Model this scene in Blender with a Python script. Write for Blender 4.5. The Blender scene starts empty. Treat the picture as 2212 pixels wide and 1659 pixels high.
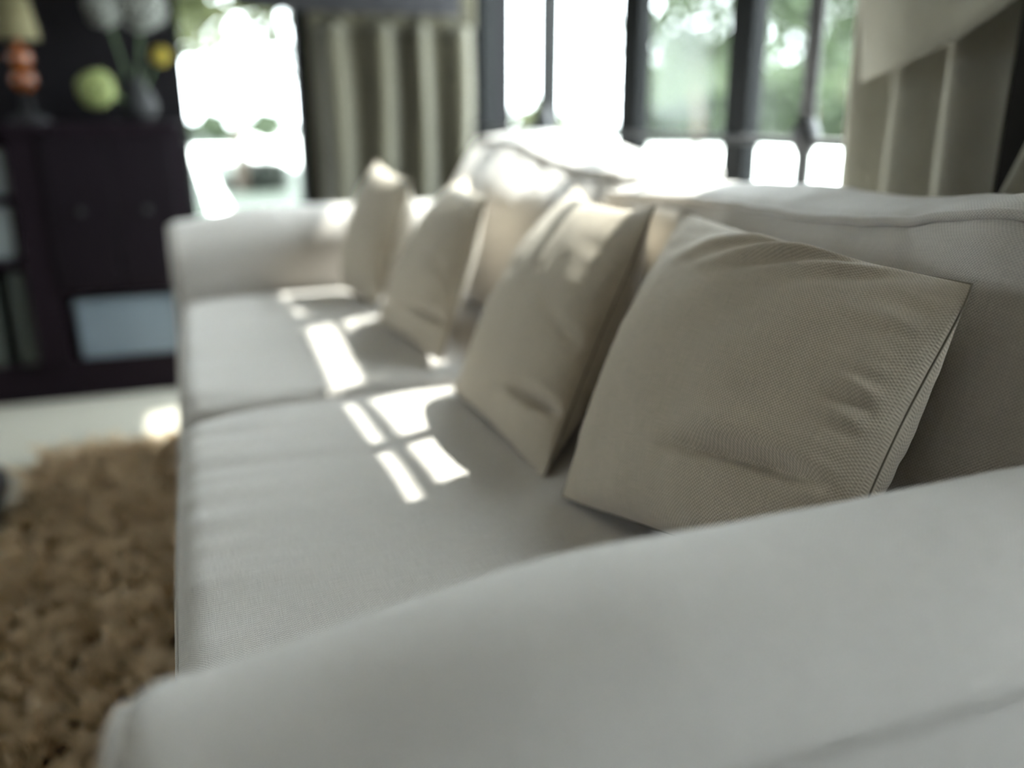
import bpy, math, random
import numpy as np
from mathutils import Vector, noise, Matrix

# ------------------------------------------------------------------ camera, light, exposure
scene = bpy.context.scene
col = scene.collection
IMG_W, IMG_H = 2212.0, 1659.0
FPX = 1850.0
PITCH = math.radians(17.393)
YAW = math.radians(20.271)
CAM_Z = 0.89
cam_d = bpy.data.cameras.new('camera')
cam_d.sensor_width = 36.0
cam_d.lens = FPX / IMG_W * 36.0
cam_d.clip_start = 0.01
cam_d.clip_end = 300
cam_d.dof.use_dof = True
cam_d.dof.focus_distance = 0.73
cam_d.dof.aperture_fstop = 1.5
cam = bpy.data.objects.new('camera', cam_d)
col.objects.link(cam)
cam.location = (0, 0, CAM_Z)
cam.rotation_euler = (math.pi / 2 - PITCH, 0, -YAW)
scene.camera = cam

world = bpy.data.worlds.new('world')
scene.world = world
world.use_nodes = True
wn = world.node_tree.nodes
wn['Background'].inputs['Color'].default_value = (0.885, 0.94, 1.0, 1)
wn['Background'].inputs['Strength'].default_value = 9.5

sun_d = bpy.data.lights.new('sun', 'SUN')
sun_d.energy = 7.0
sun_d.angle = math.radians(0.6)
sun_d.color = (1.0, 0.965, 0.90)
sun = bpy.data.objects.new('sun', sun_d)
col.objects.link(sun)
SUN_DIR = Vector((-0.88, -0.335, -1.10)).normalized()
sun.rotation_euler = SUN_DIR.to_track_quat('-Z', 'Y').to_euler()
sun.location = (6, 4, 8)

vs = scene.view_settings
vs.view_transform = 'Standard'
vs.look = 'None'
vs.gamma = 1.0
vs.use_curve_mapping = False
vs.exposure = 1.22
scene.cycles.adaptive_threshold = 0.02
scene.cycles.max_bounces = 8
scene.cycles.diffuse_bounces = 5
scene.cycles.glossy_bounces = 3
scene.cycles.transmission_bounces = 3
scene.cycles.transparent_max_bounces = 12

rnd = random.Random(7)
nrng = np.random.default_rng(11)

# ------------------------------------------------------------------ materials
def srgb(r, g, b):
    def f(c):
        c /= 255.0
        return c / 12.92 if c <= 0.04045 else ((c + 0.055) / 1.055) ** 2.4
    return (f(r), f(g), f(b), 1.0)

def new_mat(name):
    m = bpy.data.materials.new(name)
    m.use_nodes = True
    return m, m.node_tree.nodes, m.node_tree.links, m.node_tree.nodes['Principled BSDF']

def plain(name, color, rough=0.6, spec=0.4, metal=0.0, var=0.12, scale=9.0, bump=0.0):
    m, n, l, p = new_mat(name)
    tc = n.new('ShaderNodeTexCoord')
    nz = n.new('ShaderNodeTexNoise')
    nz.inputs['Scale'].default_value = scale
    nz.inputs['Detail'].default_value = 5
    l.new(tc.outputs['Object'], nz.inputs['Vector'])
    mx = n.new('ShaderNodeMix')
    mx.data_type = 'RGBA'
    mx.inputs[6].default_value = tuple(c * (1 - var) for c in color[:3]) + (1,)
    mx.inputs[7].default_value = tuple(min(1, c * (1 + var)) for c in color[:3]) + (1,)
    l.new(nz.outputs['Fac'], mx.inputs[0])
    l.new(mx.outputs[2], p.inputs['Base Color'])
    p.inputs['Roughness'].default_value = rough
    p.inputs['Specular IOR Level'].default_value = spec
    p.inputs['Metallic'].default_value = metal
    if bump:
        b = n.new('ShaderNodeBump')
        b.inputs['Strength'].default_value = 0.5
        b.inputs['Distance'].default_value = bump
        l.new(nz.outputs['Fac'], b.inputs['Height'])
        l.new(b.outputs['Normal'], p.inputs['Normal'])
    return m

def math_node(n, l, op, a, b=None):
    k = n.new('ShaderNodeMath')
    k.operation = op
    for i, v in enumerate((a, b)):
        if v is None:
            continue
        if isinstance(v, (int, float)):
            k.inputs[i].default_value = v
        else:
            l.new(v, k.inputs[i])
    return k.outputs[0]

def fabric(name, color, pitch=0.0017, contrast=0.28, bump=0.0005, slub=0.10):
    """plain-weave linen: UV is in metres along warp and weft"""
    m, n, l, p = new_mat(name)
    uv = n.new('ShaderNodeUVMap')
    uv.uv_map = 'UVMap'
    # slow wobble of the threads
    wz = n.new('ShaderNodeTexNoise')
    wz.inputs['Scale'].default_value = 60
    wz.inputs['Detail'].default_value = 1
    l.new(uv.outputs[0], wz.inputs['Vector'])
    wob = n.new('ShaderNodeVectorMath')
    wob.operation = 'MULTIPLY_ADD'
    l.new(wz.outputs['Color'], wob.inputs[0])
    wob.inputs[1].default_value = (0.0016, 0.0016, 0)
    l.new(uv.outputs[0], wob.inputs[2])
    sep = n.new('ShaderNodeSeparateXYZ')
    l.new(wob.outputs[0], sep.inputs[0])
    k = math.pi / pitch
    su = math_node(n, l, 'SINE', math_node(n, l, 'MULTIPLY', sep.outputs[0], k))
    sv = math_node(n, l, 'SINE', math_node(n, l, 'MULTIPLY', sep.outputs[1], k))
    chk = math_node(n, l, 'MULTIPLY', su, sv)
    # slubs: noise stretched along each thread direction
    outs = []
    for sc in ((40, 1100, 1), (1100, 40, 1)):
        mp = n.new('ShaderNodeMapping')
        mp.inputs['Scale'].default_value = sc
        l.new(uv.outputs[0], mp.inputs['Vector'])
        t = n.new('ShaderNodeTexNoise')
        t.inputs['Scale'].default_value = 1.0
        t.inputs['Detail'].default_value = 2
        l.new(mp.outputs[0], t.inputs['Vector'])
        outs.append(t.outputs['Fac'])
    sl = math_node(n, l, 'ADD', outs[0], outs[1])          # ~1 +- .3
    sl = math_node(n, l, 'SUBTRACT', sl, 1.0)
    h = math_node(n, l, 'MULTIPLY_ADD', chk, 0.5)
    n_h = h.node
    n_h.inputs[2].default_value = 0.5
    hh = math_node(n, l, 'MULTIPLY_ADD', sl, 0.9)
    l.new(h, hh.node.inputs[2])
    # large soft melange
    bz = n.new('ShaderNodeTexNoise')
    bz.inputs['Scale'].default_value = 7
    bz.inputs['Detail'].default_value = 3
    l.new(uv.outputs[0], bz.inputs['Vector'])
    f1 = math_node(n, l, 'MULTIPLY_ADD', h, contrast)
    f1.node.inputs[2].default_value = 1 - contrast * 0.55
    f2 = math_node(n, l, 'MULTIPLY_ADD', sl, slub * 3)
    f2.node.inputs[2].default_value = 1.0
    f3 = math_node(n, l, 'MULTIPLY_ADD', bz.outputs['Fac'], 0.14)
    f3.node.inputs[2].default_value = 0.93
    ff = math_node(n, l, 'MULTIPLY', math_node(n, l, 'MULTIPLY', f1, f2), f3)
    vm = n.new('ShaderNodeVectorMath')
    vm.operation = 'SCALE'
    vm.inputs[0].default_value = color[:3]
    l.new(ff, vm.inputs['Scale'])
    l.new(vm.outputs[0], p.inputs['Base Color'])
    p.inputs['Roughness'].default_value = 0.88
    p.inputs['Specular IOR Level'].default_value = 0.18
    p.inputs['Sheen Weight'].default_value = 0.25
    p.inputs['Sheen Roughness'].default_value = 0.5
    b = n.new('ShaderNodeBump')
    b.inputs['Strength'].default_value = 0.7
    b.inputs['Distance'].default_value = bump
    l.new(hh, b.inputs['Height'])
    l.new(b.outputs['Normal'], p.inputs['Normal'])
    return m

def glass_mat(name):
    m = bpy.data.materials.new(name)
    m.use_nodes = True
    n, l = m.node_tree.nodes, m.node_tree.links
    n.clear()
    out = n.new('ShaderNodeOutputMaterial')
    tr = n.new('ShaderNodeBsdfTransparent')
    tr.inputs[0].default_value = (0.95, 0.98, 0.965, 1)
    gl = n.new('ShaderNodeBsdfGlossy')
    gl.inputs['Roughness'].default_value = 0.02
    lw = n.new('ShaderNodeLayerWeight')
    lw.inputs['Blend'].default_value = 0.5
    pw = math_node(n, l, 'POWER', lw.outputs['Facing'], 4.0)
    fac = math_node(n, l, 'MULTIPLY_ADD', pw, 0.12)
    fac.node.inputs[2].default_value = 0.006
    mx = n.new('ShaderNodeMixShader')
    l.new(fac, mx.inputs[0])
    l.new(tr.outputs[0], mx.inputs[1])
    l.new(gl.outputs[0], mx.inputs[2])
    l.new(mx.outputs[0], out.inputs[0])
    return m

def leaf_mat(name, c1, c2, trans=0.35):
    m, n, l, p = new_mat(name)
    tc = n.new('ShaderNodeTexCoord')
    nz = n.new('ShaderNodeTexNoise')
    nz.inputs['Scale'].default_value = 2.5
    nz.inputs['Detail'].default_value = 4
    l.new(tc.outputs['Object'], nz.inputs['Vector'])
    mx = n.new('ShaderNodeMix')
    mx.data_type = 'RGBA'
    mx.inputs[6].default_value = c1
    mx.inputs[7].default_value = c2
    l.new(nz.outputs['Fac'], mx.inputs[0])
    l.new(mx.outputs[2], p.inputs['Base Color'])
    p.inputs['Roughness'].default_value = 0.45
    tl = n.new('ShaderNodeBsdfTranslucent')
    l.new(mx.outputs[2], tl.inputs[0])
    ms = n.new('ShaderNodeMixShader')
    ms.inputs[0].default_value = trans
    out = n['Material Output']
    l.new(p.outputs[0], ms.inputs[1])
    l.new(tl.outputs[0], ms.inputs[2])
    l.new(ms.outputs[0], out.inputs[0])
    return m

M = {}
M['sofa'] = fabric('sofa_linen', srgb(193, 188, 183))
M['pillow'] = fabric('pillow_linen', srgb(180, 169, 152), pitch=0.00185, contrast=0.46, bump=0.0007, slub=0.12)
M['pipe'] = fabric('piping_linen', srgb(150, 143, 131), contrast=0.2)
M['seam'] = plain('seam_thread', srgb(112, 105, 94), rough=0.9, spec=0.1)
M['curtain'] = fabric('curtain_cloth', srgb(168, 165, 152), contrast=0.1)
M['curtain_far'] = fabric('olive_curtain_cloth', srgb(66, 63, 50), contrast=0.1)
M['floor'] = plain('pale_stone', srgb(188, 184, 172), rough=0.35, spec=0.4, var=0.06, scale=3)
M['wall_dark'] = plain('dark_wall', srgb(20, 18, 21), rough=0.8, spec=0.1, var=0.1)
M['wall_pale'] = plain('pale_wall', srgb(104, 92, 76), rough=0.8, var=0.04)
M['wall_brown'] = plain('brown_wall', srgb(66, 56, 44), rough=0.8, var=0.06)
M['ceiling'] = plain('ceiling_paint', srgb(206, 198, 184), rough=0.9, var=0.02)
M['frame'] = plain('window_frame_paint', srgb(20, 21, 22), rough=0.7, spec=0.1)
M['iron'] = plain('wrought_iron', srgb(34, 34, 36), rough=0.5)
M['blind'] = plain('dark_blind_cloth', srgb(18, 17, 22), rough=0.8)
M['wood'] = plain('dark_wood', srgb(22, 14, 21), rough=0.6, spec=0.12, var=0.3, scale=4)
M['wood2'] = plain('darker_wood', srgb(18, 12, 18), rough=0.6, spec=0.12, var=0.2)
M['glass'] = glass_mat('window_glass')
M['rug_back'] = plain('rug_backing', srgb(84, 68, 52), rough=0.95)
M['pile'] = plain('rug_pile', srgb(224, 202, 170), rough=0.9, spec=0.1, var=0.25, scale=60)
M['box_pale'] = plain('pale_box', srgb(130, 138, 142), rough=0.5, var=0.05)
M['box_blue'] = plain('pale_blue_box', srgb(108, 120, 132), rough=0.4, var=0.1)
M['box_grey'] = plain('grey_green_box', srgb(60, 66, 62), rough=0.6)
M['amber'] = plain('amber_glass', srgb(116, 62, 28), rough=0.25, spec=0.6)
M['shade'] = plain('straw_shade', srgb(98, 92, 66), rough=0.8)
M['vase'] = plain('dark_vase', srgb(20, 20, 23), rough=0.7)
M['stem'] = plain('flower_stem', srgb(70, 92, 56), rough=0.6)
M['petal_grey'] = plain('grey_petals', srgb(116, 118, 114), rough=0.7)
M['petal_green'] = plain('green_petals', srgb(129, 138, 87), rough=0.7)
M['petal_yellow'] = plain('yellow_petals', srgb(145, 129, 40), rough=0.7)
M['stool'] = plain('black_leather', srgb(28, 27, 32), rough=0.5)
M['paving'] = plain('pale_paving', srgb(226, 226, 220), rough=0.8, var=0.06, scale=1.5)
M['lawn'] = plain('lawn_grass', srgb(22, 33, 18), rough=0.9, var=0.3, scale=2)
M['water'] = plain('pool_water', srgb(120, 170, 205), rough=0.15)
M['bark'] = plain('bark', srgb(70, 60, 50), rough=0.9, var=0.3)
M['leaf_a'] = leaf_mat('leaf_green', srgb(36, 46, 30), srgb(62, 76, 46))
M['leaf_b'] = leaf_mat('leaf_yellow_green', srgb(48, 56, 26), srgb(74, 78, 40))
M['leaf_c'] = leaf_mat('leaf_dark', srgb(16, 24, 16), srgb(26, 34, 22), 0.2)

# ------------------------------------------------------------------ mesh helpers
def tag(o, label=None, cat=None, group=None, kind=None):
    if label: o['label'] = label
    if cat: o['category'] = cat
    if group: o['group'] = group
    if kind: o['kind'] = kind
    return o

def empty(name, loc):
    o = bpy.data.objects.new(name, None)
    o.location = loc
    o.empty_display_size = 0.05
    col.objects.link(o)
    return o

class MB:
    def __init__(self):
        self.v, self.f, self.uv = [], [], []

    def add(self, verts, faces, uvs=None):
        b = len(self.v)
        self.v.extend(tuple(p) for p in verts)
        for i, fc in enumerate(faces):
            self.f.append(tuple(b + k for k in fc))
            self.uv.append(uvs[i] if uvs else None)
        return self

    def box(self, x0, x1, y0, y1, z0, z1, bev=0.0):
        if bev <= 0:
            v = [(x, y, z) for z in (z0, z1) for y in (y0, y1) for x in (x0, x1)]
            f = [(0, 2, 3, 1), (4, 5, 7, 6), (0, 1, 5, 4), (2, 6, 7, 3), (0, 4, 6, 2), (1, 3, 7, 5)]
            return self.add(v, f)
        # chamfered box
        c = Vector(((x0 + x1) / 2, (y0 + y1) / 2, (z0 + z1) / 2))
        h = Vector(((x1 - x0) / 2, (y1 - y0) / 2, (z1 - z0) / 2))
        V, idx = [], {}
        for sx in (-1, 1):
            for sy in (-1, 1):
                for sz in (-1, 1):
                    for a in range(3):
                        d = [h.x - bev, h.y - bev, h.z - bev]
                        d[a] += bev
                        idx[(sx, sy, sz, a)] = len(V)
                        V.append((c.x + sx * d[0], c.y + sy * d[1], c.z + sz * d[2]))
        F = []
        for a in range(3):
            b1, b2 = (a + 1) % 3, (a + 2) % 3
            for s in (-1, 1):
                q = []
                for t1, t2 in ((-1, -1), (1, -1), (1, 1), (-1, 1)):
                    sg = [0, 0, 0]
                    sg[a], sg[b1], sg[b2] = s, t1, t2
                    q.append(idx[(sg[0], sg[1], sg[2], a)])
                F.append(tuple(q if s > 0 else q[::-1]))
            # edge chamfers along axis a
            for t1 in (-1, 1):
                for t2 in (-1, 1):
                    q = []
                    for s, ax in ((-1, b1), (1, b1), (1, b2), (-1, b2)):
                        sg = [0, 0, 0]
                        sg[a], sg[b1], sg[b2] = s, t1, t2
                        q.append(idx[(sg[0], sg[1], sg[2], ax)])
                    F.append(tuple(q if t1 * t2 < 0 else q[::-1]))
        for sx in (-1, 1):
            for sy in (-1, 1):
                for sz in (-1, 1):
                    q = [idx[(sx, sy, sz, a)] for a in range(3)]
                    F.append(tuple(q if sx * sy * sz > 0 else q[::-1]))
        return self.add(V, F)

    def tube(self, pts, r, n=8, closed=False, taper=None):
        pts = [Vector(p) for p in pts]
        N = len(pts)
        V, F, U = [], [], []
        prev = None
        acc = 0
        for i, p in enumerate(pts):
            if closed:
                d = pts[(i + 1) % N] - pts[i - 1]
            else:
                d = pts[min(i + 1, N - 1)] - pts[max(i - 1, 0)]
            d.normalize()
            ref = prev if prev is not None else (Vector((0, 0, 1)) if abs(d.z) < 0.9 else Vector((1, 0, 0)))
            a = (ref - d * ref.dot(d)).normalized()
            b = d.cross(a)
            prev = a
            rr = r if taper is None else r * taper[i]
            for k in range(n):
                t = 2 * math.pi * k / n
                V.append(p + a * math.cos(t) * rr + b * math.sin(t) * rr)
        M_ = N if closed else N - 1
        for i in range(M_):
            j = (i + 1) % N
            L = (pts[j] - pts[i]).length
            for k in range(n):
                k2 = (k + 1) % n
                F.append((i * n + k, i * n + k2, j * n + k2, j * n + k))
                w = 2 * math.pi * r / n
                U.append([(acc, k * w), (acc, (k + 1) * w), (acc + L, (k + 1) * w), (acc + L, k * w)])
            acc += L
        if not closed:
            F.append(tuple(range(n - 1, -1, -1)))
            U.append([(0, 0)] * n)
            F.append(tuple((N - 1) * n + k for k in range(n)))
            U.append([(0, 0)] * n)
        return self.add(V, F, U)

    def lathe(self, prof, c, n=24):
        V, F = [], []
        for r, z in prof:
            for k in range(n):
                t = 2 * math.pi * k / n
                V.append((c[0] + r * math.cos(t), c[1] + r * math.sin(t), c[2] + z))
        for i in range(len(prof) - 1):
            for k in range(n):
                k2 = (k + 1) % n
                F.append((i * n + k, i * n + k2, (i + 1) * n + k2, (i + 1) * n + k))
        F.append(tuple(range(n - 1, -1, -1)))
        F.append(tuple((len(prof) - 1) * n + k for k in range(n)))
        return self.add(V, F)

    def build(self, name, mat, parent=None, smooth=False, origin=None):
        me = bpy.data.meshes.new(name)
        o = bpy.data.objects.new(name, me)
        off = Vector((0, 0, 0))
        if parent is not None:
            r = parent
            while r is not None:
                off += Vector(r.location)
                r = r.parent
        loc = Vector((0, 0, 0))
        if origin is not None:
            loc = Vector(origin) - off
            off = Vector(origin)
        va = [(p[0] - off.x, p[1] - off.y, p[2] - off.z) for p in self.v]
        me.from_pydata(va, [], self.f)
        if any(u is not None for u in self.uv):
            lay = me.uv_layers.new(name='UVMap')
            flat = []
            for fc, u in zip(self.f, self.uv):
                for k in range(len(fc)):
                    flat.extend(u[k] if u else (0, 0))
            lay.data.foreach_set('uv', flat)
        if smooth:
            me.polygons.foreach_set('use_smooth', [True] * len(me.polygons))
        me.materials.append(M[mat])
        me.update()
        o.location = loc
        col.objects.link(o)
        if parent is not None:
            o.parent = parent
        return o

def edge_grid(L, r, n):
    """parameter values from -L/2..L/2 with extra samples in the rounded edges"""
    k = 7
    h = L / 2
    e = [-h + r * i / k for i in range(k)]
    c = [-(h - r) + 2 * (h - r) * i / n for i in range(n + 1)]
    return e + c + [-x for x in e[::-1]]

def soft_box(dims, r, n, fn):
    """rounded box centred at 0; fn(Vector)->Vector world. Returns MB with UVs in metres"""
    mb = MB()
    hx, hy, hz = (d / 2 for d in dims)
    g = [edge_grid(dims[i], r, n[i]) for i in range(3)]
    H = (hx, hy, hz)
    cache = {}
    def vert(p):
        key = tuple(round(c, 6) for c in p)
        if key in cache:
            return cache[key]
        inner = Vector([max(-H[i] + r, min(H[i] - r, p[i])) for i in range(3)])
        d = Vector(p) - inner
        # even angular spacing of the rounding
        e = [d[i] / r for i in range(3)]
        e = Vector([math.tan(max(-1, min(1, t)) * math.pi / 4) for t in e])
        q = inner + e.normalized() * r if e.length > 1e-9 else inner
        cache[key] = len(mb.v)
        mb.v.append(tuple(fn(q)))
        return cache[key]
    for a in range(3):
        b, c = (a + 1) % 3, (a + 2) % 3
        for s in (-1, 1):
            gb, gc = g[b], g[c]
            for i in range(len(gb) - 1):
                for j in range(len(gc) - 1):
                    q, u = [], []
                    for (ii, jj) in ((i, j), (i + 1, j), (i + 1, j + 1), (i, j + 1)):
                        p = [0, 0, 0]
                        p[a], p[b], p[c] = s * H[a], gb[ii], gc[jj]
                        q.append(vert(p))
                        u.append((gb[ii], gc[jj]))
                    if s < 0:
                        q, u = q[::-1], u[::-1]
                    mb.f.append(tuple(q))
                    mb.uv.append(u)
    return mb

def nz(x, y, z=0.0):
    return noise.noise(Vector((x, y, z)))

def sstep(a, b, x):
    t = max(0.0, min(1.0, (x - a) / (b - a)))
    return t * t * (3 - 2 * t)

# ------------------------------------------------------------------ the room
RX = 1.10      # inner face of the window wall behind the sofa
FY = 3.42      # inner face of the far wall
LX, BY, CZ = -3.4, -2.6, 2.55

fl = MB().box(LX - .2, RX + .16, BY - .2, FY + .16, -0.10, 0.0).build('floor', 'floor')
tag(fl, 'pale stone floor of the room', kind='structure')
tag(MB().box(LX - .2, RX + .16, BY - .2, FY + .16, CZ, CZ + .1).build('ceiling', 'ceiling'), 'grey painted ceiling', kind='structure')

T = 0.14
SILL, HEAD = 0.50, 2.15
W1 = (1.02, 3.36)      # right wall, main window
W4 = (-.42, 0.0)      # right wall, window beside the camera
m = MB()
m.box(RX, RX + T, BY, FY + T, 0, SILL)
m.box(RX, RX + T, BY, FY + T, HEAD, CZ)
for a, b in ((BY, W4[0]), (W4[1], W1[0]), (W1[1], FY + T)):
    m.box(RX, RX + T, a, b, SILL, HEAD)
tag(m.build('wall_right', 'wall_dark'), 'dark wall behind the sofa with window openings', kind='structure')

W2 = (0.0, 0.44)       # far wall narrow window
m = MB()
m.box(LX, RX, FY, FY + T, 0, 0.42)
m.box(LX, RX, FY, FY + T, 1.5, CZ)
for a, b in ((LX, W2[0]), (W2[1], RX)):
    m.box(a, b, FY, FY + T, 0.42, 1.5)
tag(m.build('wall_far', 'wall_dark'), 'dark far wall with a narrow window', kind='structure')

W3 = (2.4, 3.2)
m = MB()
m.box(LX - T, LX, BY, FY + T, 0, 0.4)
m.box(LX - T, LX, BY, FY + T, 2.1, CZ)
for a, b in ((BY, W3[0]), (W3[1], FY + T)):
    m.box(LX - T, LX, a, b, 0.4, 2.1)
tag(m.build('wall_left', 'wall_pale'), 'brown grey wall across the room', kind='structure')
tag(MB().box(LX - T, RX + T, BY - T, BY, 0, CZ).build('wall_back', 'wall_brown'), 'dark brown wall behind the viewer', kind='structure')

def window_x(name, X, y0, y1, z0, z1, posts, rails, label):
    """a window in a wall of constant x"""
    root = tag(empty(name, (X, (y0 + y1) / 2, z0)), label, kind='structure')
    fw = 0.045
    f = MB()
    f.box(X, X + .08, y0, y1, z0, z0 + fw)
    f.box(X, X + .08, y0, y1, z1 - fw, z1)
    f.box(X, X + .08, y0, y0 + fw, z0 + fw, z1 - fw)
    f.box(X, X + .08, y1 - fw, y1, z0 + fw, z1 - fw)
    f.build('window_frame', 'frame', root)
    edges = [y0 + fw]
    for yc, w in posts:
        MB().box(X + .015, X + .055, yc - w / 2, yc + w / 2, z0 + fw, z1 - fw, .004).build('mullion', 'frame', root)
        edges += [yc - w / 2, yc + w / 2]
    edges.append(y1 - fw)
    for i in range(0, len(edges), 2):
        MB().box(X + .040, X + .044, edges[i], edges[i + 1], z0 + fw, z1 - fw).build('pane', 'glass', root)
    MB().box(X - .04, X + .0, y0 - .02, y1 + .02, z0 - .03, z0).build('sill', 'frame', root)
    return root

window_x('window_1', RX, W1[0], W1[1], SILL, HEAD, [(1.642, 0.082), (2.14, 0.112), (2.72, 0.085)], [], 'wide dark framed window behind the sofa')
window_x('window_2', RX, W4[0], W4[1], SILL, HEAD, [(-0.22, 0.04)], [], 'dark framed window beside the viewer')
window_x('window_3', LX - .1, W3[0], W3[1], 0.4, 2.1, [(2.8, 0.06)], [], 'dark framed window across the room')

# far narrow window
root = tag(empty('window_4', ((W2[0] + W2[1]) / 2, FY, 0.42)), 'narrow dark framed window in the far wall', kind='structure')
f = MB()
f.box(W2[0], W2[1], FY, FY + .08, .42, .46)
f.box(W2[0], W2[1], FY, FY + .08, 1.46, 1.5)
f.box(W2[0], W2[0] + .025, FY, FY + .08, .46, 1.46)
f.box(W2[1] - .03, W2[1], FY, FY + .08, .46, 1.46)
f.build('window_frame', 'frame', root)
MB().box(W2[0] + .025, W2[1] - .03, FY + .04, FY + .044, .46, 1.46).build('pane', 'glass', root)

# wrought iron grille outside the window
gx = RX - 0.014   # bars stand just inside the frame
gr = tag(empty('window_grille', (gx, 2.2, SILL)), 'black wrought iron grille bars across the wide window', 'grille')
def gbar(y, r=0.0085, knob=True):
    bm = MB().tube([(gx, y, SILL + .002), (gx, y, HEAD - .002)], r, 10)
    bm.v = [(gx + (p[0] - gx) * min(1, .012 / r), p[1], p[2]) for p in bm.v]
    b = bm.build('bar', 'iron', gr, True)
    if knob:
        k = MB()
        prof = [(.006, -.04), (.012, -.032), (.019, -.012), (.021, 0), (.019, .012), (.012, .032), (.006, .04)]
        k.lathe([(a * max(1, r / .013), z * max(1, r / .018)) for a, z in prof], (gx, y, .853), 12)
        k.v = [(gx + (p[0] - gx) * min(1, .026 / (r + .012)), p[1], p[2]) for p in k.v]
        k.build('collar', 'iron', b, True)
gbar(1.366, .019)
gbar(2.655, .036)
def hbar(y0, y1, z, r=.007):
    MB().tube([(gx, y0, z), (gx, y1, z)], r, 8).build('rail', 'iron', gr, True)
hbar(W1[0] + .001, W1[1] - .001, .843, .008)
hbar(W1[0] + .001, 1.62, 1.563, .011)
hbar(1.62, 2.10, 1.516, .009)

# blinds
bl = tag(empty('roller_blind', (RX - .06, 2.2, 1.55)), 'dark roller blind lowered over the top of the wide window', 'blind', 'dark blinds')
MB().box(RX - .062, RX - .058, W1[0], W1[1], 1.562, 2.2).build('cloth', 'blind', bl)
MB().box(RX - .068, RX - .052, W1[0], W1[1], 1.548, 1.564, .003).build('bottom_bar', 'blind', bl)
MB().tube([(RX - .06, W1[0], 2.23), (RX - .06, W1[1], 2.23)], .028, 14).build('roller', 'blind', bl, True)

bl = tag(empty('roller_blind', (.62, FY - .2, 1.24)), 'dark blind hanging above the pleated curtain on the far wall', 'blind', 'dark blinds')
MB().box(.205, .99, FY - .20, FY - .194, 1.26, 2.2).build('cloth', 'blind', bl)
MB().box(.205, .99, FY - .215, FY - .185, 1.232, 1.262, .004).build('bottom_bar', 'blind', bl)
MB().tube([(.205, FY - .2, 2.23), (.99, FY - .2, 2.23)], .03, 14).build('roller', 'blind', bl, True)

# ------------------------------------------------------------------ curtains
def sheet(P, nu, nv, thick, lu, lv):
    """closed cloth sheet from P(u,v)->Vector, u,v in 0..1"""
    mb = MB()
    pts = [[Vector(P(i / nu, j / nv)) for i in range(nu + 1)] for j in range(nv + 1)]
    def nrm(i, j):
        a = pts[j][min(i + 1, nu)] - pts[j][max(i - 1, 0)]
        b = pts[min(j + 1, nv)][i] - pts[max(j - 1, 0)][i]
        return a.cross(b).normalized()
    fr = [(pts[j][i] + nrm(i, j) * thick / 2) for j in range(nv + 1) for i in range(nu + 1)]
    bk = [(pts[j][i] - nrm(i, j) * thick / 2) for j in range(nv + 1) for i in range(nu + 1)]
    N = (nu + 1) * (nv + 1)
    F, U = [], []
    for j in range(nv):
        for i in range(nu):
            a, b, c, d = j * (nu + 1) + i, j * (nu + 1) + i + 1, (j + 1) * (nu + 1) + i + 1, (j + 1) * (nu + 1) + i
            u = [(i / nu * lu, j / nv * lv), ((i + 1) / nu * lu, j / nv * lv), ((i + 1) / nu * lu, (j + 1) / nv * lv), (i / nu * lu, (j + 1) / nv * lv)]
            F.append((a, b, c, d)); U.append(u)
            F.append((d + N, c + N, b + N, a + N)); U.append(u[::-1])
    rim = [i for i in range(nu)] + [j * (nu + 1) + nu for j in range(nv)] + [nv * (nu + 1) + i for i in range(nu, 0, -1)] + [j * (nu + 1) for j in range(nv, 0, -1)]
    for k in range(len(rim)):
        a, b = rim[k], rim[(k + 1) % len(rim)]
        F.append((b, a, a + N, b + N)); U.append([(0, 0)] * 4)
    return mb.add(fr + bk, F, U)

# pleated curtain in the far corner
cr = tag(empty('curtain', (.76, FY - .1, .02)), 'beige pleated curtain hanging in the far corner beside the narrow window', 'curtain')
def Pfar(u, v):
    x = .455 + .605 * u
    z = .02 + 1.185 * v
    ph = u * 2 * math.pi * 3.9 + 1.2
    amp = .058 * (1 - .3 * v)
    y = FY - .125 + amp * math.sin(ph + .8 * nz(u * 3, v * 2, 3)) + .012 * nz(u * 9, v * 1.5, 1)
    return (x + .01 * nz(u * 5, v * 2, 8), y, z)
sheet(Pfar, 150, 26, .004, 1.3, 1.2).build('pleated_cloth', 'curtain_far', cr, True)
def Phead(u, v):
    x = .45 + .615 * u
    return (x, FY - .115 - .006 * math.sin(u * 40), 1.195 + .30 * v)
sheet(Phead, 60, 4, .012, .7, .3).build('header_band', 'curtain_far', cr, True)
MB().tube([(.44, FY - .10, 1.5), (1.065, FY - .10, 1.5)], .012, 10).build('rod', 'frame', cr, True)

# near curtain at the right end of the window
cr = tag(empty('curtain', (RX - .1, 1.0, .02)), 'beige curtain gathered behind the near end of the sofa, with a draped swag', 'curtain')
def Pnear(u, v):
    y = 1.20 - .305 * u
    z = .02 + 1.51 * v
    ph = u * 2 * math.pi * 3.3
    x = RX - .035 - .062 * sstep(0, .16, u) + (.026 * math.sin(ph + .6 * nz(u * 3, v * 2, 13)) + .008 * nz(u * 12, v * 2, 5)) * sstep(0, .1, u)
    return (x, y + .008 * nz(u * 6, v * 3, 2), z)
sheet(Pnear, 130, 26, .004, .8, 1.6).build('pleated_cloth', 'curtain', cr, True)
def Pswag(u, v):
    # sloping band: lower edge climbs towards the camera
    y = 1.072 - .45 * u
    zl = .938 + .150 * u + .03 * u * u - .012 * math.sin(u * math.pi * 2)
    zt = 2.2
    z = zl + (zt - zl) * v
    bul = math.sin(min(1, v * 3) * math.pi / 2)
    x = RX - .155 - .030 * bul - .012 * math.sin(u * 9 + v * 5) + .006 * nz(u * 5, v * 9, 4)
    return (x, y, z)
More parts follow.
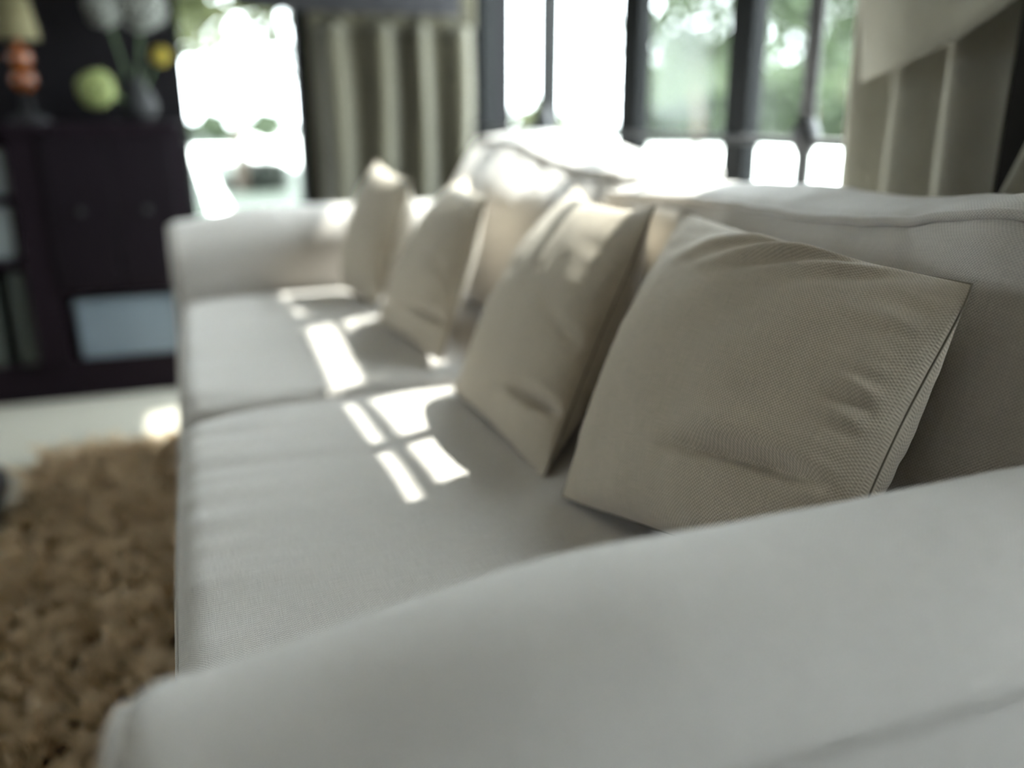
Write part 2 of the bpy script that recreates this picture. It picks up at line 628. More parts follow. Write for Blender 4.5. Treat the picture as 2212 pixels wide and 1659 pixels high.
sheet(Pswag, 60, 60, .006, .5, 1.3).build('draped_swag', 'curtain', cr, True)
MB().tube([(RX - .12, .40, 2.22), (RX - .12, 1.25, 2.22)], .014, 10).build('rod', 'frame', cr, True)

cr = tag(empty('curtain', (RX - .1, .6, .02)), 'edge of a second beige curtain at the right border of the view', 'curtain')
def Pnear2(u, v):
    z = .02 + 2.15 * v
    e0 = min(.96, max(.79, .83 + .38 * (.845 - z)))
    y = e0 - (e0 - .36) * u
    x = RX - .10 + .03 * math.sin(u * 2 * math.pi * 4 + nz(u * 3, v * 2, 33)) + .006 * nz(u * 9, v * 2, 6)
    return (x, y, z)
sheet(Pnear2, 110, 30, .004, .9, 2.1).build('pleated_cloth', 'curtain', cr, True)

# ------------------------------------------------------------------ the sofa
sofa = tag(empty('sofa', (.4, 1.33, 0)), 'long beige linen sofa with two seat cushions and rounded arms', 'sofa')
Y0, Y1, YS = .45, 2.20, 1.31         # inner arm faces, split of the seat cushions
# base rail
def fbase(q):
    c = q + Vector((.425, 1.335, .20))
    return c
soft_box((.985, 2.21, .24), .02, (10, 20, 4), fbase).build('base', 'sofa', sofa, True)
# back frame
soft_box((.13, 2.21, .52), .04, (6, 24, 8), lambda q: q + Vector((.87 + q.z * .06, 1.335, .355))).build('back_frame', 'sofa', sofa, True)
for lx in (.0, .88):
    for ly in (.30, 2.36):
        MB().lathe([(.018, 0), (.03, .085)], (lx, ly, 0), 14).build('leg', 'wood2', sofa, True)

# arms: rolled profile swept from the back to the front
AR, AZ = .11, .56
def arm(sgn, yin):
    """yin: inner face; sgn -1 for the near arm (outer side towards -Y)"""
    yc = yin + sgn * AR
    prof = []
    # inner face up, roll over, to the seam on the outer shoulder
    prof.append((yin + sgn * .006, .22))
    for t in np.linspace(.26, AZ - .05, 7):
        prof.append((yin + sgn * .004 * math.cos(t * 9), t))
    for a in np.linspace(0, 147, 34):
        t = math.radians(a)
        prof.append((yc - sgn * AR * math.cos(t), AZ + AR * math.sin(t)))
    t = math.radians(147)
    ls, lz = yc - sgn * AR * math.cos(t), AZ + AR * math.sin(t)
    prof += [(ls - sgn * .002, lz - .003), (ls - sgn * .006, lz - .002), (ls - sgn * .012, lz + .002)]
    prof = [Vector((0, y, z)) for y, z in prof]
    # length samples front (x=-.055) to back (x=.93)
    xs = []
    XF, XB, rf = -.058, .93, .022
    for k in range(8):
        t = k / 7 * math.pi / 2
        xs.append((XF + rf * (1 - math.sin(t)), rf * (1 - math.cos(t))))     # front rounding: inset grows towards the face
    xs = [(XF + rf * (1 - math.cos(k / 7 * math.pi / 2)), rf * (1 - math.sin(k / 7 * math.pi / 2))) for k in range(8)]
    xs += [(XF + rf + (XB - XF - rf) * (k / 70), 0.0) for k in range(1, 71)]
    V, F, U = [], [], []
    cen = Vector((0, yc, AZ - .05))
    def shape(x, p, inset):
        d = (p - cen)
        q = cen + d * (1 - inset / max(d.length, .02))
        droop = .030 * sstep(.22, -.06, x) ** 1.3
        k = max(0, (q.z - .35) / .3)
        q.z -= droop * min(1, k)
        if p.z > AZ:
            w = .0022 * nz(x * 5, p.y * 14, 2) + .0012 * nz(x * 17, p.y * 6, 4)
            q += (p - Vector((0, yc, AZ))).normalized() * w
        return Vector((x, q.y, q.z))
    np_ = len(prof)
    arc = [0]
    for i in range(1, np_):
        arc.append(arc[-1] + (prof[i] - prof[i - 1]).length)
    for x, ins in xs:
        for p in prof:
            V.append(shape(x, p, ins))
    for i in range(len(xs) - 1):
        for j in range(np_ - 1):
            q = (i * np_ + j, i * np_ + j + 1, (i + 1) * np_ + j + 1, (i + 1) * np_ + j)
            u = [(xs[i][0], arc[j]), (xs[i][0], arc[j + 1]), (xs[i + 1][0], arc[j + 1]), (xs[i + 1][0], arc[j])]
            if sgn > 0:
                q, u = q[::-1], u[::-1]
            F.append(q); U.append(u)
    mb = MB().add(V, F, U)
    a_ob = mb.build('arm', 'sofa', sofa, True)
    # outer side panel under the roll, tucked in at the shoulder seam
    t = math.radians(147)
    ys, zs = yc - sgn * AR * math.cos(t), AZ + AR * math.sin(t)
    V, F, U = [], [], []
    pp = [(ys - sgn * .016, zs + .006), (ys - sgn * .008, zs - .006), (ys - sgn * .003, zs - .03), (ys + sgn * .004, zs - .10), (ys + sgn * .006, .3), (ys + sgn * .006, .10)]
    nx = 60
    for i in range(nx + 1):
        x = XF + .008 + (XB - XF - .008) * i / nx
        for (y, z) in pp:
            droop = .030 * sstep(.22, -.06, x) ** 1.3 * min(1, max(0, (z - .35) / .3))
            V.append((x, y, z - droop))
    n_ = len(pp)
    for i in range(nx):
        for j in range(n_ - 1):
            q = (i * n_ + j, i * n_ + j + 1, (i + 1) * n_ + j + 1, (i + 1) * n_ + j)
            xa, xb = i / nx * .98, (i + 1) / nx * .98
            u = [(xa, pp[j][1]), (xa, pp[j + 1][1]), (xb, pp[j + 1][1]), (xb, pp[j][1])]
            if sgn > 0:
                q, u = q[::-1], u[::-1]
            F.append(q); U.append(u)
    MB().add(V, F, U).build('side_panel', 'sofa', a_ob, True)
    # front panel: fan over the profile outline
    ring = [shape(XF, p, rf) for p in prof]
    low = [Vector((XF, ys + sgn * .004, .30)), Vector((XF, ys + sgn * .004, .10)), Vector((XF, yin + sgn * .02, .10))]
    V = ring + low
    bx = [v + Vector((.03, 0, 0)) for v in V]
    n_ = len(V)
    F = [tuple(range(n_)) if sgn > 0 else tuple(range(n_ - 1, -1, -1))]
    U = [[(v.y, v.z) for v in (V if sgn > 0 else V[::-1])]]
    MB().add(V, F, U).build('front_panel', 'sofa', a_ob)
    # welt around the front edge
    path = [v + Vector((-.001, 0, 0)) for v in [shape(XF + .003, p, rf * .55) for p in prof]]
    MB().tube(path, .0045, 8).build('piping', 'sofa', a_ob, True)
    # back closing panel
    return a_ob
arm(-1, Y0)
arm(+1, Y1)

# seat cushions
def seat(ya, yb, seed):
    x0, x1, z0, z1 = -.046, .66, .315, .468
    d = (x1 - x0, yb - ya, z1 - z0)
    c = Vector(((x0 + x1) / 2, (ya + yb) / 2, (z0 + z1) / 2))
    def fn(q):
        p = q + c
        u, v = q.x / (d[0] / 2), q.y / (d[1] / 2)
        top = sstep(0, d[2] / 2, q.z)
        cr_ = .016 * (1 - u * u) * (1 - v * v)
        p.z += top * cr_
        # corners pulled in, front edge slightly crowned
        p.x -= .006 * (1 - v * v) * (1 if q.x < 0 else 0) * sstep(.5, 1, -u)
        p.z -= top * .010 * sstep(.75, 1, abs(v)) * sstep(.6, 1, -u)
        p.y -= math.copysign(.010, v) * sstep(.8, 1, abs(v)) * sstep(.75, 1, -u)
        # wrinkles running back from the front edge
        fr = math.exp(-max(0, p.x + .03) / .13)
        s = (p.y + .20 * p.x)
        w = nz(p.x * 3 + seed, s * 24, seed) * .0042 * fr + nz(p.x * 2.2 + seed, s * 9, seed + 5) * .004 * (.35 + fr)
        w -= .004 * max(0, nz(p.x * 2.5, s * 30, seed + 9) - .15) * fr * 2.0
        p.z += top * w
        return p
    o = soft_box(d, .032, (46, 70, 6), fn).build('seat_cushion', 'sofa', sofa, True)
    # welt along the top and the bottom front edge
    for zz in (1,):
        path = []
        r = .032
        hx, hy, hz = d[0] / 2, d[1] / 2, d[2] / 2
        e = r * (1 - math.sqrt(.5))
        corner = [(-hx + e, -hy + r), (-hx + e, hy - r)]
        pts = []
        N = 60
        for i in range(N + 1):
            pts.append(Vector((-hx, -hy + r + (2 * hy - 2 * r) * i / N, hz - r * 1.1)))
        path = [fn(p) + Vector((-.001, 0, 0)) for p in pts]
        MB().tube(path, .0024, 7).build('piping', 'sofa', o, True)
    return o
seat(Y0 + .006, YS - .004, 1.0)
seat(YS + .004, Y1 - .006, 21.0)

# back cushions
def back(ya, yb, seed, ztop, hgt=.335, lean=15, bx=.655, bul=.03, pw=4):
    d = (.19, yb - ya, hgt)
    lean = math.radians(lean)
    base = Vector((bx, (ya + yb) / 2, .465))
    rot = Matrix.Rotation(lean, 3, 'Y')
    def fn(q):
        u, v, w = q.x / (d[0] / 2), q.y / (d[1] / 2), q.z / (d[2] / 2)
        p = Vector(q)
        front = sstep(0, 1, -u)
        p.x -= front * bul * (1 - v ** 4) * (1 - abs(w) ** pw)
        topk = sstep(.2, 1, w)
        p.z += topk * (ztop(p.y + base.y) + 1.1 * math.tan(lean) * (p.x + d[0] / 2) * topk - .012 + .016 * (1 - u * u) * (1 - v ** 6))
        # folds hanging from the top welt
        fold = math.exp(-max(0, 1 - w) / .45)
        s = p.y - .75 * p.z
        p.x -= front * fold * (.016 * nz(s * 10, p.z * 4, seed) + .006 * nz(s * 24, p.z * 5, seed + 3)) * (1 - .6 * sstep(.85, 1, w))
        p.z += topk * (.006 * nz(p.y * 9, seed, 1) + .003 * nz(p.y * 22, p.x * 12, seed))
        p.x += topk * .006 * nz(p.y * 7, 3, seed)
        p = rot @ (p + Vector((0, 0, d[2] / 2)))
        return p + base
    o = soft_box(d, .028, (12, 76, 30), fn).build('back_cushion', 'sofa', sofa, True)
    hx, hy, hz = d[0] / 2, d[1] / 2, d[2] / 2
    r = .028
    e = r * (1 - math.sqrt(.5))
    N = 90
    path = [fn(Vector((-hx + e, -hy + r + (2 * hy - 2 * r) * i / N, hz - e))) + Vector((-.003, 0, .002)) for i in range(N + 1)]
    MB().tube(path, .0052, 8).build('piping', 'sofa', o, True)
    return o
back(Y0 - .02, YS - .005, 2.0, lambda y: -.016 + .030 * sstep(.75, .5, y) - .012 * sstep(.9, 1.25, y))
back(YS + .005, Y1 - .0, 14.0, lambda y: -.014 + .045 * sstep(1.5, 2.0, y), .352, 27, .625, .055, 2)

# ------------------------------------------------------------------ scatter cushions
def pillow(label, UL, UR, LL, LR, T_, seed, n, wr=1.0, bow=.02, special=None, ctop=.11, fk=1.0, bk=1.0):
    UL, UR, LL, LR = (Vector(p) for p in (UL, UR, LL, LR))
    nrm = (UR - UL).cross(LL - UL).normalized()
    if nrm.x > 0:
        nrm = -nrm
    W = ((UR - UL).length + (LR - LL).length) / 2
    Hh = ((UL - LL).length + (UR - LR).length) / 2
    def warp(u, v):
        # edges bowed inwards between pointed corners
        c = .06
        uu = u * (1 - c * (1 - v * v) * abs(u) ** 3)
        vv = v * (1 - (ctop if v > 0 else c) * (1 - u * u) ** .8 * abs(v) ** 3)
        k = 1 - .045 * abs(u * v) ** 5
        return uu * k, vv * k
    def base(u, v):
        uu, vv = warp(u, v)
        s, t = (uu + 1) / 2, (vv + 1) / 2
        p = LL.lerp(LR, s).lerp(UL.lerp(UR, s), t)
        p = p - nrm * bow * (1 - u * u) * (1 - v * v)
        # bottom edge rests on the seat
        return p
    def thick(u, v):
        a = max(0, 1 - u * u) ** .50 * max(0, 1 - v * v) ** .55
        return a * (1 - .8 * abs(u * v) ** 2.5)
    def pos(u, v, side):
        a = thick(u, v)
        h = T_ / 2 * a * (fk if side > 0 else bk)
        # puckers perpendicular to the seams
        eu = math.exp(-(1 - abs(u)) / .16) * (1 - abs(u)) ** .5
        ev = math.exp(-(1 - abs(v)) / .20) * (1 - abs(v)) ** .5
        w = .011 * wr * (eu * nz(v * 9, u * 1.2, seed) + ev * nz(u * 7, v * 1.3, seed + 7))
        w += .0035 * wr * nz(u * 2.6 + seed, v * 2.6, side * 3)
        if special and side > 0:
            w += special(u, v) * min(1, a * 3)
        k = min(1, a * 2.5)
        return base(u, v) + nrm * side * (h + w * k)
    mb = MB()
    g = [math.sin((i / n - .5) * math.pi) * .5 + (i / n - .5) for i in range(n + 1)]
    idx = {}
    def vert(i, j, side):
        rim = i in (0, n) or j in (0, n)
        key = (i, j, 0 if rim else side)
        if key not in idx:
            idx[key] = len(mb.v)
            mb.v.append(tuple(pos(g[i], g[j], side)))
        return idx[key]
    for side in (1, -1):
        for i in range(n):
            for j in range(n):
                q = [vert(i, j, side), vert(i + 1, j, side), vert(i + 1, j + 1, side), vert(i, j + 1, side)]
                u = [(g[a] * W / 2, g[b] * Hh / 2) for a, b in ((i, j), (i + 1, j), (i + 1, j + 1), (i, j + 1))]
                if side < 0:
                    q, u = q[::-1], u[::-1]
                mb.f.append(tuple(q)); mb.uv.append(u)
    base_pt = min((Vector(v) for v in mb.v), key=lambda p: p.z)
    o = mb.build('scatter_cushion', 'pillow', None, True, origin=(base_pt.x, base_pt.y, base_pt.z))
    tag(o, label, 'cushion', 'scatter cushions along the sofa back')
    m_ = 40
    gg = [2 * i / m_ - 1 for i in range(m_)]
    path = [(t, -1) for t in gg] + [(1, t) for t in gg] + [(-t, 1) for t in gg] + [(-1, -t) for t in gg]
    MB().tube([base(a, b) for a, b in path], .0011, 6, closed=True).build('seam', 'seam', o, True)
    return o

def crease1(u, v):
    # deep slack fold across the lower middle, ridges falling from the top seam
    s = 0
    d = (v + .52) - .10 * math.sin((u - .1) * 2.2)
    s -= .019 * math.exp(-(d / .05) ** 2) * sstep(-.1, .35, u) * sstep(1.0, .6, u)
    s += .006 * math.exp(-((d - .13) / .09) ** 2) * sstep(-.1, .35, u) * sstep(1.0, .6, u)
    for uc, sl, a in ((-.02, 1.3, .007), (.32, 1.4, .013), (.58, 1.3, .008)):
        e = (u - uc) - sl * (v - .95)
        s += a * math.exp(-(e / .11) ** 2) * sstep(.42, .80, v)
        s -= a * .8 * math.exp(-((e - .20) / .10) ** 2) * sstep(.42, .82, v)
    s += .007 * nz(v * 11 + 3, u * 2, 5) * sstep(.55, .85, u) * sstep(1.0, .9, u)
    return s

def crease2(u, v):
    d = (v + .62) - .12 * (u - .5)
    s = -.022 * math.exp(-(d / .04) ** 2) * sstep(.2, .7, u)
    d = (v + .05) + .15 * (u - .5)
    s -= .006 * math.exp(-(d / .06) ** 2) * sstep(.3, .8, u)
    return s

pillow('nearest taupe linen scatter cushion, sharp in focus, leaning beside the near arm',
       (.588, .960, .783), (.578, .494, .768), (.345, .800, .480), (.44, .470, .52), .165, 3.0, 150, 1.0, special=crease1)
pillow('second scatter cushion from the near arm, its upper half in bright sun',
       (.62, 1.35, .79), (.548, .953, .789), (.348, 1.225, .478), (.352, .848, .476), .155, 9.0, 90, .8, special=crease2, fk=1.0, bk=.9, ctop=.19)
pillow('third scatter cushion from the near arm, blurred, in front of the far seat cushion split',
       (.585, 1.85, .775), (.493, 1.445, .766), (.330, 1.73, .478), (.376, 1.365, .480), .145, 15.0, 70, .6, special=crease2, fk=1.1, bk=.3, ctop=.18)
pillow('farthest scatter cushion, blurred, leaning towards the far arm',
       (.455, 2.225, .79), (.462, 1.88, .76), (.325, 2.12, .48), (.362, 1.84, .480), .13, 27.0, 60, .5, fk=1.1, bk=.9)

# ------------------------------------------------------------------ rug
rug = tag(empty('shag_rug', (-.1, 1.3, 0)), 'brown shaggy rug on the floor in front of the sofa', 'rug')
RX0, RX1, RY0, RY1 = -.43, .45, -.6, 2.43
soft_box((RX1 - RX0, RY1 - RY0, .014), .006, (8, 24, 1), lambda q: q + Vector(((RX0 + RX1) / 2, (RY0 + RY1) / 2, .0075))).build('backing', 'rug_back', rug, True)
def pile():
    gx_, gy_ = np.meshgrid(np.arange(RX0, .04, .021), np.arange(.35, RY1, .021))
    K = gx_.size
    tx = gx_.ravel() + nrng.uniform(-.01, .01, K)
    ty = gy_.ravel() + nrng.uniform(-.01, .01, K)
    tdx = np.array([nz(a * 14, b * 14, 0) for a, b in zip(tx, ty)]) * 2.4 + nrng.normal(0, .8, K)
    tdy = np.array([nz(a * 14, b * 14, 9) for a, b in zip(tx, ty)]) * 2.4 + nrng.normal(0, .8, K)
    tL = nrng.uniform(.030, .066, K)
    S = 22
    N = K * S
    rep = np.repeat(np.arange(K), S)
    x = tx[rep] + nrng.normal(0, .0034, N)
    y = ty[rep] + nrng.normal(0, .0034, N)
    L = tL[rep] * nrng.uniform(.85, 1.1, N)
    dx = tdx[rep] + nrng.normal(0, .22, N)
    dy = tdy[rep] + nrng.normal(0, .22, N)
    # fringe falls outwards at the borders
    dx -= 1.0 * np.exp(-(x - RX0) / .03)
    dy += 1.0 * np.exp(-(RY1 - y) / .03)
    tip = np.stack([x + dx * L * .55, y + dy * L * .55, .014 + L * (1.0 / np.sqrt(1 + .6 * (dx ** 2 + dy ** 2)))], 1)
    rootp = np.stack([x, y, np.full(N, .012)], 1)
    mid = (rootp + tip) / 2
    mid[:, :2] = rootp[:, :2] * .65 + tip[:, :2] * .35
    w = nrng.uniform(.0014, .0022, N)
    ang = nrng.uniform(0, 2 * np.pi, N)
    verts = np.zeros((N, 7, 3))
    for k in range(3):
        t = ang + k * 2 * np.pi / 3
        o = np.stack([np.cos(t) * w, np.sin(t) * w, np.zeros(N)], 1)
        verts[:, k] = rootp + o
        verts[:, 3 + k] = mid + o * 1.1
    verts[:, 6] = tip
    tri = []
    for k in range(3):
        k2 = (k + 1) % 3
        tri += [(k, k2, 3 + k2), (k, 3 + k2, 3 + k), (3 + k, 3 + k2, 6)]
    tri = np.array(tri)
    faces = (np.arange(N)[:, None, None] * 7 + tri[None]).reshape(-1, 3)
    vv = verts.reshape(-1, 3) - np.array(rug.location)
    me = bpy.data.meshes.new('pile')
    me.vertices.add(len(vv)); me.vertices.foreach_set('co', vv.ravel())
    me.loops.add(faces.size); me.loops.foreach_set('vertex_index', faces.ravel())
    me.polygons.add(len(faces)); me.polygons.foreach_set('loop_start', np.arange(0, faces.size, 3))
    me.polygons.foreach_set('use_smooth', [True] * len(faces))
    me.update(calc_edges=True)
    me.materials.append(M['pile'])
    o = bpy.data.objects.new('pile', me)
    col.objects.link(o)
    o.parent = rug
    o['kind'] = 'stuff'
pile()

# ------------------------------------------------------------------ dark sideboard and what stands on it
SY0, SY1 = 2.98, 3.40
SX0, SX1 = -1.9, -.005
sb = tag(empty('sideboard', ((SX0 + SX1) / 2, (SY0 + SY1) / 2, 0)), 'dark wooden sideboard with open lower bays against the far wall', 'sideboard')
m = MB()
m.box(SX0, SX1, SY1 - .015, SY1, .0, .84)              # back
m.box(SX0, SX1, SY0 + .03, SY1 - .015, .0, .13)         # plinth
m.box(SX0, SX0 + .03, SY0 + .005, SY1 - .015, .13, .84)
m.box(SX1 - .03, SX1, SY0 + .005, SY1 - .015, .13, .84)
for x in (-.455, -1.05):
    m.box(x - .045, x + .045, SY0 + .005, SY1 - .015, .13, .84)
m.build('body', 'wood', sb)
MB().box(SX0 - .02, SX1 + .005, SY0 - .015, SY1, .84, .868, .005).build('top', 'wood', sb)
MB().box(-.41, SX1 - .03, SY0 + .01, SY1 - .015, .345, .370).build('shelf', 'wood', sb)
for x0, x1 in ((-.408, -.224), (-.220, -.037)):
    d = MB().box(x0, x1, SY0 - .006, SY0 + .012, .372, .836, .003).build('door', 'wood2', sb)
    MB().lathe([(.004, 0), (.010, .004), (.010, .012), (.004, .018)], ((x0 + x1) / 2, SY0 - .02, .60), 10).build('knob', 'iron', d, True)
for z in (.455, .645):
    MB().box(-1.005, -.50, SY0 + .01, SY1 - .015, z - .012, z + .012).build('shelf', 'wood', sb)

def case(name, x0, x1, y0, y1, z0, z1, mat, label, catg, lid=True):
    r = tag(empty(name, ((x0 + x1) / 2, (y0 + y1) / 2, z0)), label, catg)
    if lid:
        MB().box(x0 + .004, x1 - .004, y0 + .004, y1 - .004, z0, z1 - .03, .003).build('body', mat, r)
        MB().box(x0, x1, y0, y1, z1 - .03, z1, .003).build('lid', mat, r)
    else:
        MB().box(x0, x1, y0 + .004, y1, z0, z1, .003).build('pages', 'box_pale', r)
        MB().box(x0 - .003, x1 + .003, y0, y1 + .003, z0, z1 + .004, .002).build('cover', mat, r)
    return r
case('storage_box', -.385, -.05, SY0 + .03, SY1 - .05, .131, .325, 'box_blue', 'pale blue grey storage box in the lower bay of the sideboard', 'box')
case('storage_box', -.80, -.505, SY0 + .03, SY1 - .06, .658, .79, 'box_pale', 'pale grey box on the upper shelf of the open left bay', 'box')
case('storage_box', -.80, -.512, SY0 + .03, SY1 - .06, .468, .62, 'box_pale', 'pale grey box on the middle shelf of the open left bay', 'box')
case('file_binder', -.555, -.505, SY0 + .03, SY1 - .06, .131, .42, 'box_grey', 'grey green binder standing at the right of the bottom left bay', 'binder', False)
case('file_binder', -.66, -.60, SY0 + .03, SY1 - .06, .131, .40, 'box_grey', 'grey green binder at the left of the bottom left bay, cut by the picture edge', 'binder', False)

# table lamp with stacked amber glass
lp = tag(empty('table_lamp', (-.44, 3.12, .868)), 'table lamp with amber glass balls and straw coloured shade on the sideboard', 'lamp')
MB().lathe([(.06, 0), (.06, .012), (.02, .03), (.012, .09)], (-.44, 3.12, .868), 20).build('base', 'vase', lp, True)
for zc, r in ((.995, .036), (1.058, .034)):
    MB().lathe([(r * math.sin(t), -r * math.cos(t)) for t in np.linspace(.15, math.pi - .15, 12)], (-.44, 3.12, zc), 20).build('glass_ball', 'amber', lp, True)
MB().lathe([(.012, 0), (.012, .03)], (-.44, 3.12, 1.088), 12).build('neck', 'amber', lp, True)
MB().lathe([(.062, 0), (.064, .002), (.048, .12), (.046, .12), (.060, .004)], (-.44, 3.12, 1.11), 24).build('shade', 'shade', lp, True)

# dark vase with flowers
vs_ = tag(empty('vase', (-.13, 3.2, .868)), 'dark rounded vase on the sideboard', 'vase')
MB().lathe([(.035, 0), (.058, .03), (.062, .06), (.045, .10), (.028, .125), (.032, .14), (.024, .138), (.020, .12)], (-.13, 3.2, .868), 24).build('body', 'vase', vs_, True)
def flower(tip, r, mat, label, petals, seed):
    tip = Vector(tip)
    b = Vector((-.13, 3.2, .90))
    root = tag(empty('flower', b), label, 'flower', 'flowers in the dark vase')
    mid = (b + tip) / 2 + Vector((0, 0, .03))
    pts = [b.lerp(mid, t).lerp(mid.lerp(tip, t), t) for t in (0, .25, .5, .75, .97)]
    MB().tube(pts, .0035, 6).build('stem', 'stem', root, True)
    rg = random.Random(seed)
    mb = MB()
    for i in range(petals):
        z = 1 - 2 * (i + .5) / petals
        a = i * 2.39996
        s = math.sqrt(1 - z * z)
        nrm = Vector((s * math.cos(a), s * math.sin(a), z))
        c = tip + nrm * r * rg.uniform(.8, 1.0)
        t1 = nrm.orthogonal().normalized()
        t1.rotate(Matrix.Rotation(rg.uniform(0, 6.28), 3, nrm))
        t2 = nrm.cross(t1)
        w = r * 1.9 / math.sqrt(petals) * 1.3
        V = [c - t1 * w, c - t2 * w * .7 + nrm * w * .2, c + t1 * w, c + t2 * w * .7 + nrm * w * .2, tip + nrm * r * .45]
        mb.add(V, [(0, 1, 2, 3), (1, 0, 4), (2, 1, 4), (3, 2, 4), (0, 3, 4)])
    mb.build('blossom', mat, root)
flower((-.08, 3.16, 1.215), .075, 'petal_grey', 'pale grey blossom highest in the dark vase, near the narrow window', 90, 1)
flower((-.19, 3.14, 1.21), .060, 'petal_grey', 'pale grey blossom left of the highest one in the vase', 80, 2)
flower((-.235, 3.06, .968), .058, 'petal_green', 'pale green round blossom drooping low over the sideboard', 90, 3)
flower((-.04, 3.10, 1.072), .030, 'petal_yellow', 'small yellow ball flower beside the narrow window', 70, 4)

# low black footstool at the left border
fs = tag(empty('footstool', (-.606, 2.06, 0)), 'low black footstool at the left border, beside the rug', 'footstool')
soft_box((.28, .22, .085), .03, (8, 8, 3), lambda q: q + Vector((-.606, 2.06, .075))).build('cushion', 'stool', fs, True)
for sx in (-.1, .1):
    for sy in (-.07, .07):
        MB().lathe([(.012, 0), (.016, .036)], (-.606 + sx, 2.06 + sy, 0), 10).build('leg', 'stool', fs, True)

# ------------------------------------------------------------------ garden
def ground(name, x0, x1, y0, y1, z, mat, label):
    tag(MB().box(x0, x1, y0, y1, z - .05, z).build(name, mat), label, kind='structure')
ground('lawn', -60, 80, FY + T + .01, 120, -.16, 'lawn', 'lawn behind the house')
ground('patio', RX + T + .02, 60, -30, FY + T, -.12, 'paving', 'pale sunlit paving outside the wide window')
ground('terrace', 2.2, 60, FY + T, 48, -.125, 'paving', 'pale sunlit terrace beyond the house corner')
ground('left_ground', -40, LX - T - .01, -30, 60, -.13, 'lawn', 'lawn on the far side of the house')
# garden path: a strip towards the house and a cross strip
ground('path', .22, .42, 10.0, 24, -.14, 'paving', 'pale garden path leading away from the narrow window')
ground('cross_path', -6, 2.19, 23, 31, -.138, 'paving', 'pale garden path crossing the lawn')

def crown_cards(mb_name, p, size, mat, parent, r):
    N = len(p)
    n = r.normal(0, 1, (N, 3)); n /= np.linalg.norm(n, axis=1)[:, None]
    t = np.cross(n, r.normal(0, 1, (N, 3))); t /= np.linalg.norm(t, axis=1)[:, None]
    b = np.cross(n, t)
    s = r.uniform(.6, 1.3, (N, 1)) * size
    V = np.stack([p - t * s, p + b * s * .45 + n * s * .15, p + t * s, p - b * s * .45 + n * s * .15], 1).reshape(-1, 3)
    V = V - np.array(parent.location)
    me = bpy.data.meshes.new(mb_name)
    me.vertices.add(len(V)); me.vertices.foreach_set('co', V.ravel())
    me.loops.add(N * 4); me.loops.foreach_set('vertex_index', np.arange(N * 4))
    me.polygons.add(N); me.polygons.foreach_set('loop_start', np.arange(0, N * 4, 4))
    me.update(calc_edges=True)
    me.materials.append(M[mat])
    o = bpy.data.objects.new(mb_name, me)
    col.objects.link(o); o.parent = parent
    o['kind'] = 'stuff'
    return o

def crown(mb_name, c, rad, N, size, mat, parent, seed, gap=.0):
    r = np.random.default_rng(seed)
    nb = 14
    # leaf clumps
    cc = r.normal(0, 1, (nb, 3))
    cc = cc / np.linalg.norm(cc, axis=1)[:, None] * r.uniform(.35, .85, (nb, 1))
    k = r.integers(0, nb, N)
    p = cc[k] + r.normal(0, .20, (N, 3))
    p = p * np.array(rad) + np.array(c)
    return crown_cards(mb_name, p, size, mat, parent, r)

def tree(x, y, h, cr_, N, size, mat, label, seed, group='garden trees'):
    root = tag(empty('garden_tree', (x, y, -.13)), label, 'tree', group)
    rg = random.Random(seed)
    MB().tube([(x, y, -.13), (x + .05, y, h * .3), (x - .05 + rg.uniform(-.1, .1), y + .05, h * .6), (x, y, h * .85)], .07, 8, taper=[1.3, 1, .8, .4]).build('trunk', 'bark', root, True)
    crown('foliage', (x, y, h), cr_, N, size, mat, root, seed)
    return root

def shrub(x, y, h, cr_, N, size, mat, label, seed, group='garden shrubs'):
    root = tag(empty('garden_shrub', (x, y, -.13)), label, 'shrub', group)
    MB().tube([(x, y, -.13), (x, y, h)], .03, 6).build('stem', 'bark', root, True)
    crown('foliage', (x, y, h), cr_, N, size, mat, root, seed)
    return root

def polar(px, dist):
    """ground position seen in the direction of an image column"""
    a = YAW + math.atan((px - IMG_W / 2) / (FPX * math.cos(PITCH)))
    return dist * math.sin(a), dist * math.cos(a)

x, y = polar(1470, 19.0)
tree(x, y, 2.7, (1.7, 1.7, 1.6), 1900, .15, 'leaf_a', 'garden tree seen through the pane between the two thick mullions', 41)
x, y = polar(1690, 16.0)
tree(x, y, 2.5, (1.4, 1.4, 1.6), 2400, .13, 'leaf_a', 'garden tree seen beside the near thick mullion', 42)
x, y = polar(1850, 20.0)
tree(x, y, 2.8, (1.7, 1.7, 1.9), 2400, .16, 'leaf_b', 'yellow green garden tree seen beside the near curtain', 43)
x, y = polar(560, 13.0)
tree(x, y, 2.6, (1.5, 1.5, 1.5), 2200, .14, 'leaf_b', 'yellow green tree seen at the right of the narrow window', 44)
x, y = polar(425, 21.0)
tree(x, y, 3.6, (1.7, 1.7, 1.6), 2200, .15, 'leaf_b', 'paler tree seen at the left of the narrow window', 45)
root = tag(empty('garden_tree', (-2.6, 7.2, -.13)), 'added unseen tree above the view, blocking sky light from the narrow window', 'tree', 'garden trees')
MB().tube([(-2.6, 7.2, -.13), (-2.5, 7.2, 1.2), (-1.9, 7.1, 2.6), (-.6, 6.9, 3.6)], .12, 8, taper=[1.3, 1, .8, .4]).build('trunk', 'bark', root, True)
crown('foliage', (.3, 6.6, 4.2), (2.4, 1.6, 2.3), 5200, .17, 'leaf_b', root, 48)  # unseen crown, added to cut the sky light entering the narrow window
x, y = polar(1165, 11.0)
shrub(x, y, .75, (.5, .5, .4), 700, .08, 'leaf_b', 'small shrub behind the far grille bar', 46)
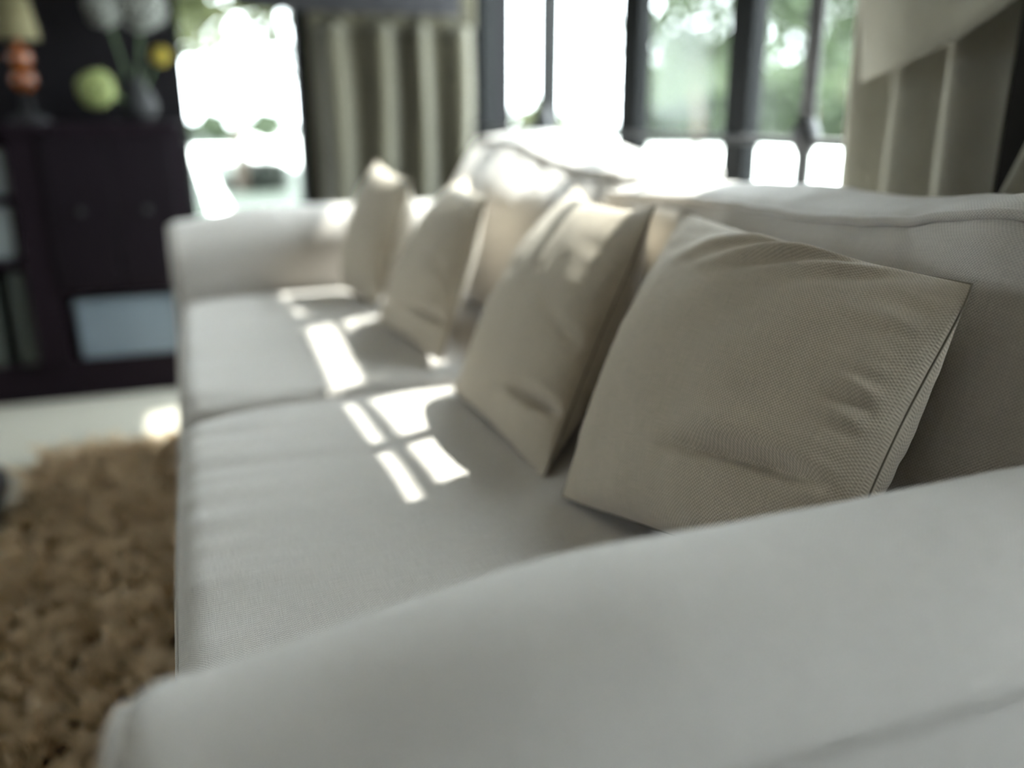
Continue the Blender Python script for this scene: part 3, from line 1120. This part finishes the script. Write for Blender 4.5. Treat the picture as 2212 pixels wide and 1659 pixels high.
for i, (px, d, lab) in enumerate(((430, 38, 'dark green hedge shrub at the left of the narrow window view'), (520, 38, 'dark green hedge shrub in the middle of the narrow window view'), (620, 38, 'dark green hedge shrub at the right of the narrow window view'), (590, 13.5, 'dark low shrub on the lawn beside the garden path'))):
    x, y = polar(px, d)
    shrub(x, y, .42 if d > 20 else .0, (.95, .8, .72) if d > 20 else (.5, .4, .28), 1800, (.16 if d > 20 else .08), 'leaf_a' if d > 20 else 'leaf_c', lab, 50 + i)

# tall clipped hedge plants closing the terrace
def hedge(px, d, w, h, seed, lab):
    x, y = polar(px, d)
    root = tag(empty('tall_hedge', (x, y, -.125)), lab, 'hedge', 'tall hedge plants beyond the terrace')
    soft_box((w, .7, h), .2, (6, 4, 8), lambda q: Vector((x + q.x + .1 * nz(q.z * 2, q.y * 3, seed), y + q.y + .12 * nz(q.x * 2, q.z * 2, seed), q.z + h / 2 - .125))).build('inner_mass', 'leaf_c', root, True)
    r = np.random.default_rng(seed)
    N = 2600
    p = np.stack([x + r.uniform(-w / 2, w / 2, N), y + r.uniform(-.5, .5, N), r.uniform(-.1, h + .3, N)], 1)
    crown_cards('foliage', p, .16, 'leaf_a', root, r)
for i, px in enumerate((1390, 1480, 1570, 1660, 1750, 1840, 1930)):
    hedge(px, 31, 2.6, 2.3 + .6 * math.sin(i * 2.1), 70 + i, 'tall green hedge plant beyond the terrace, %s from the left' % ('first', 'second', 'third', 'fourth', 'fifth', 'sixth', 'seventh')[i])

# small pool on the terrace
px_, py_ = polar(1500, 13.0)
pl = tag(empty('garden_pool', (px_, py_, -.12)), 'small pale blue pool on the terrace outside the window', 'pool')
m = MB()
for a in ((-.95, .95, -1.6, -1.45), (-.95, .95, 1.45, 1.6), (-.95, -.8, -1.45, 1.45), (.8, .95, -1.45, 1.45)):
    m.box(px_ + a[0], px_ + a[1], py_ + a[2], py_ + a[3], -.119, -.02)
m.build('coping', 'paving', pl)
MB().box(px_ - .8, px_ + .8, py_ - 1.45, py_ + 1.45, -.119, -.06).build('water', 'water', pl)
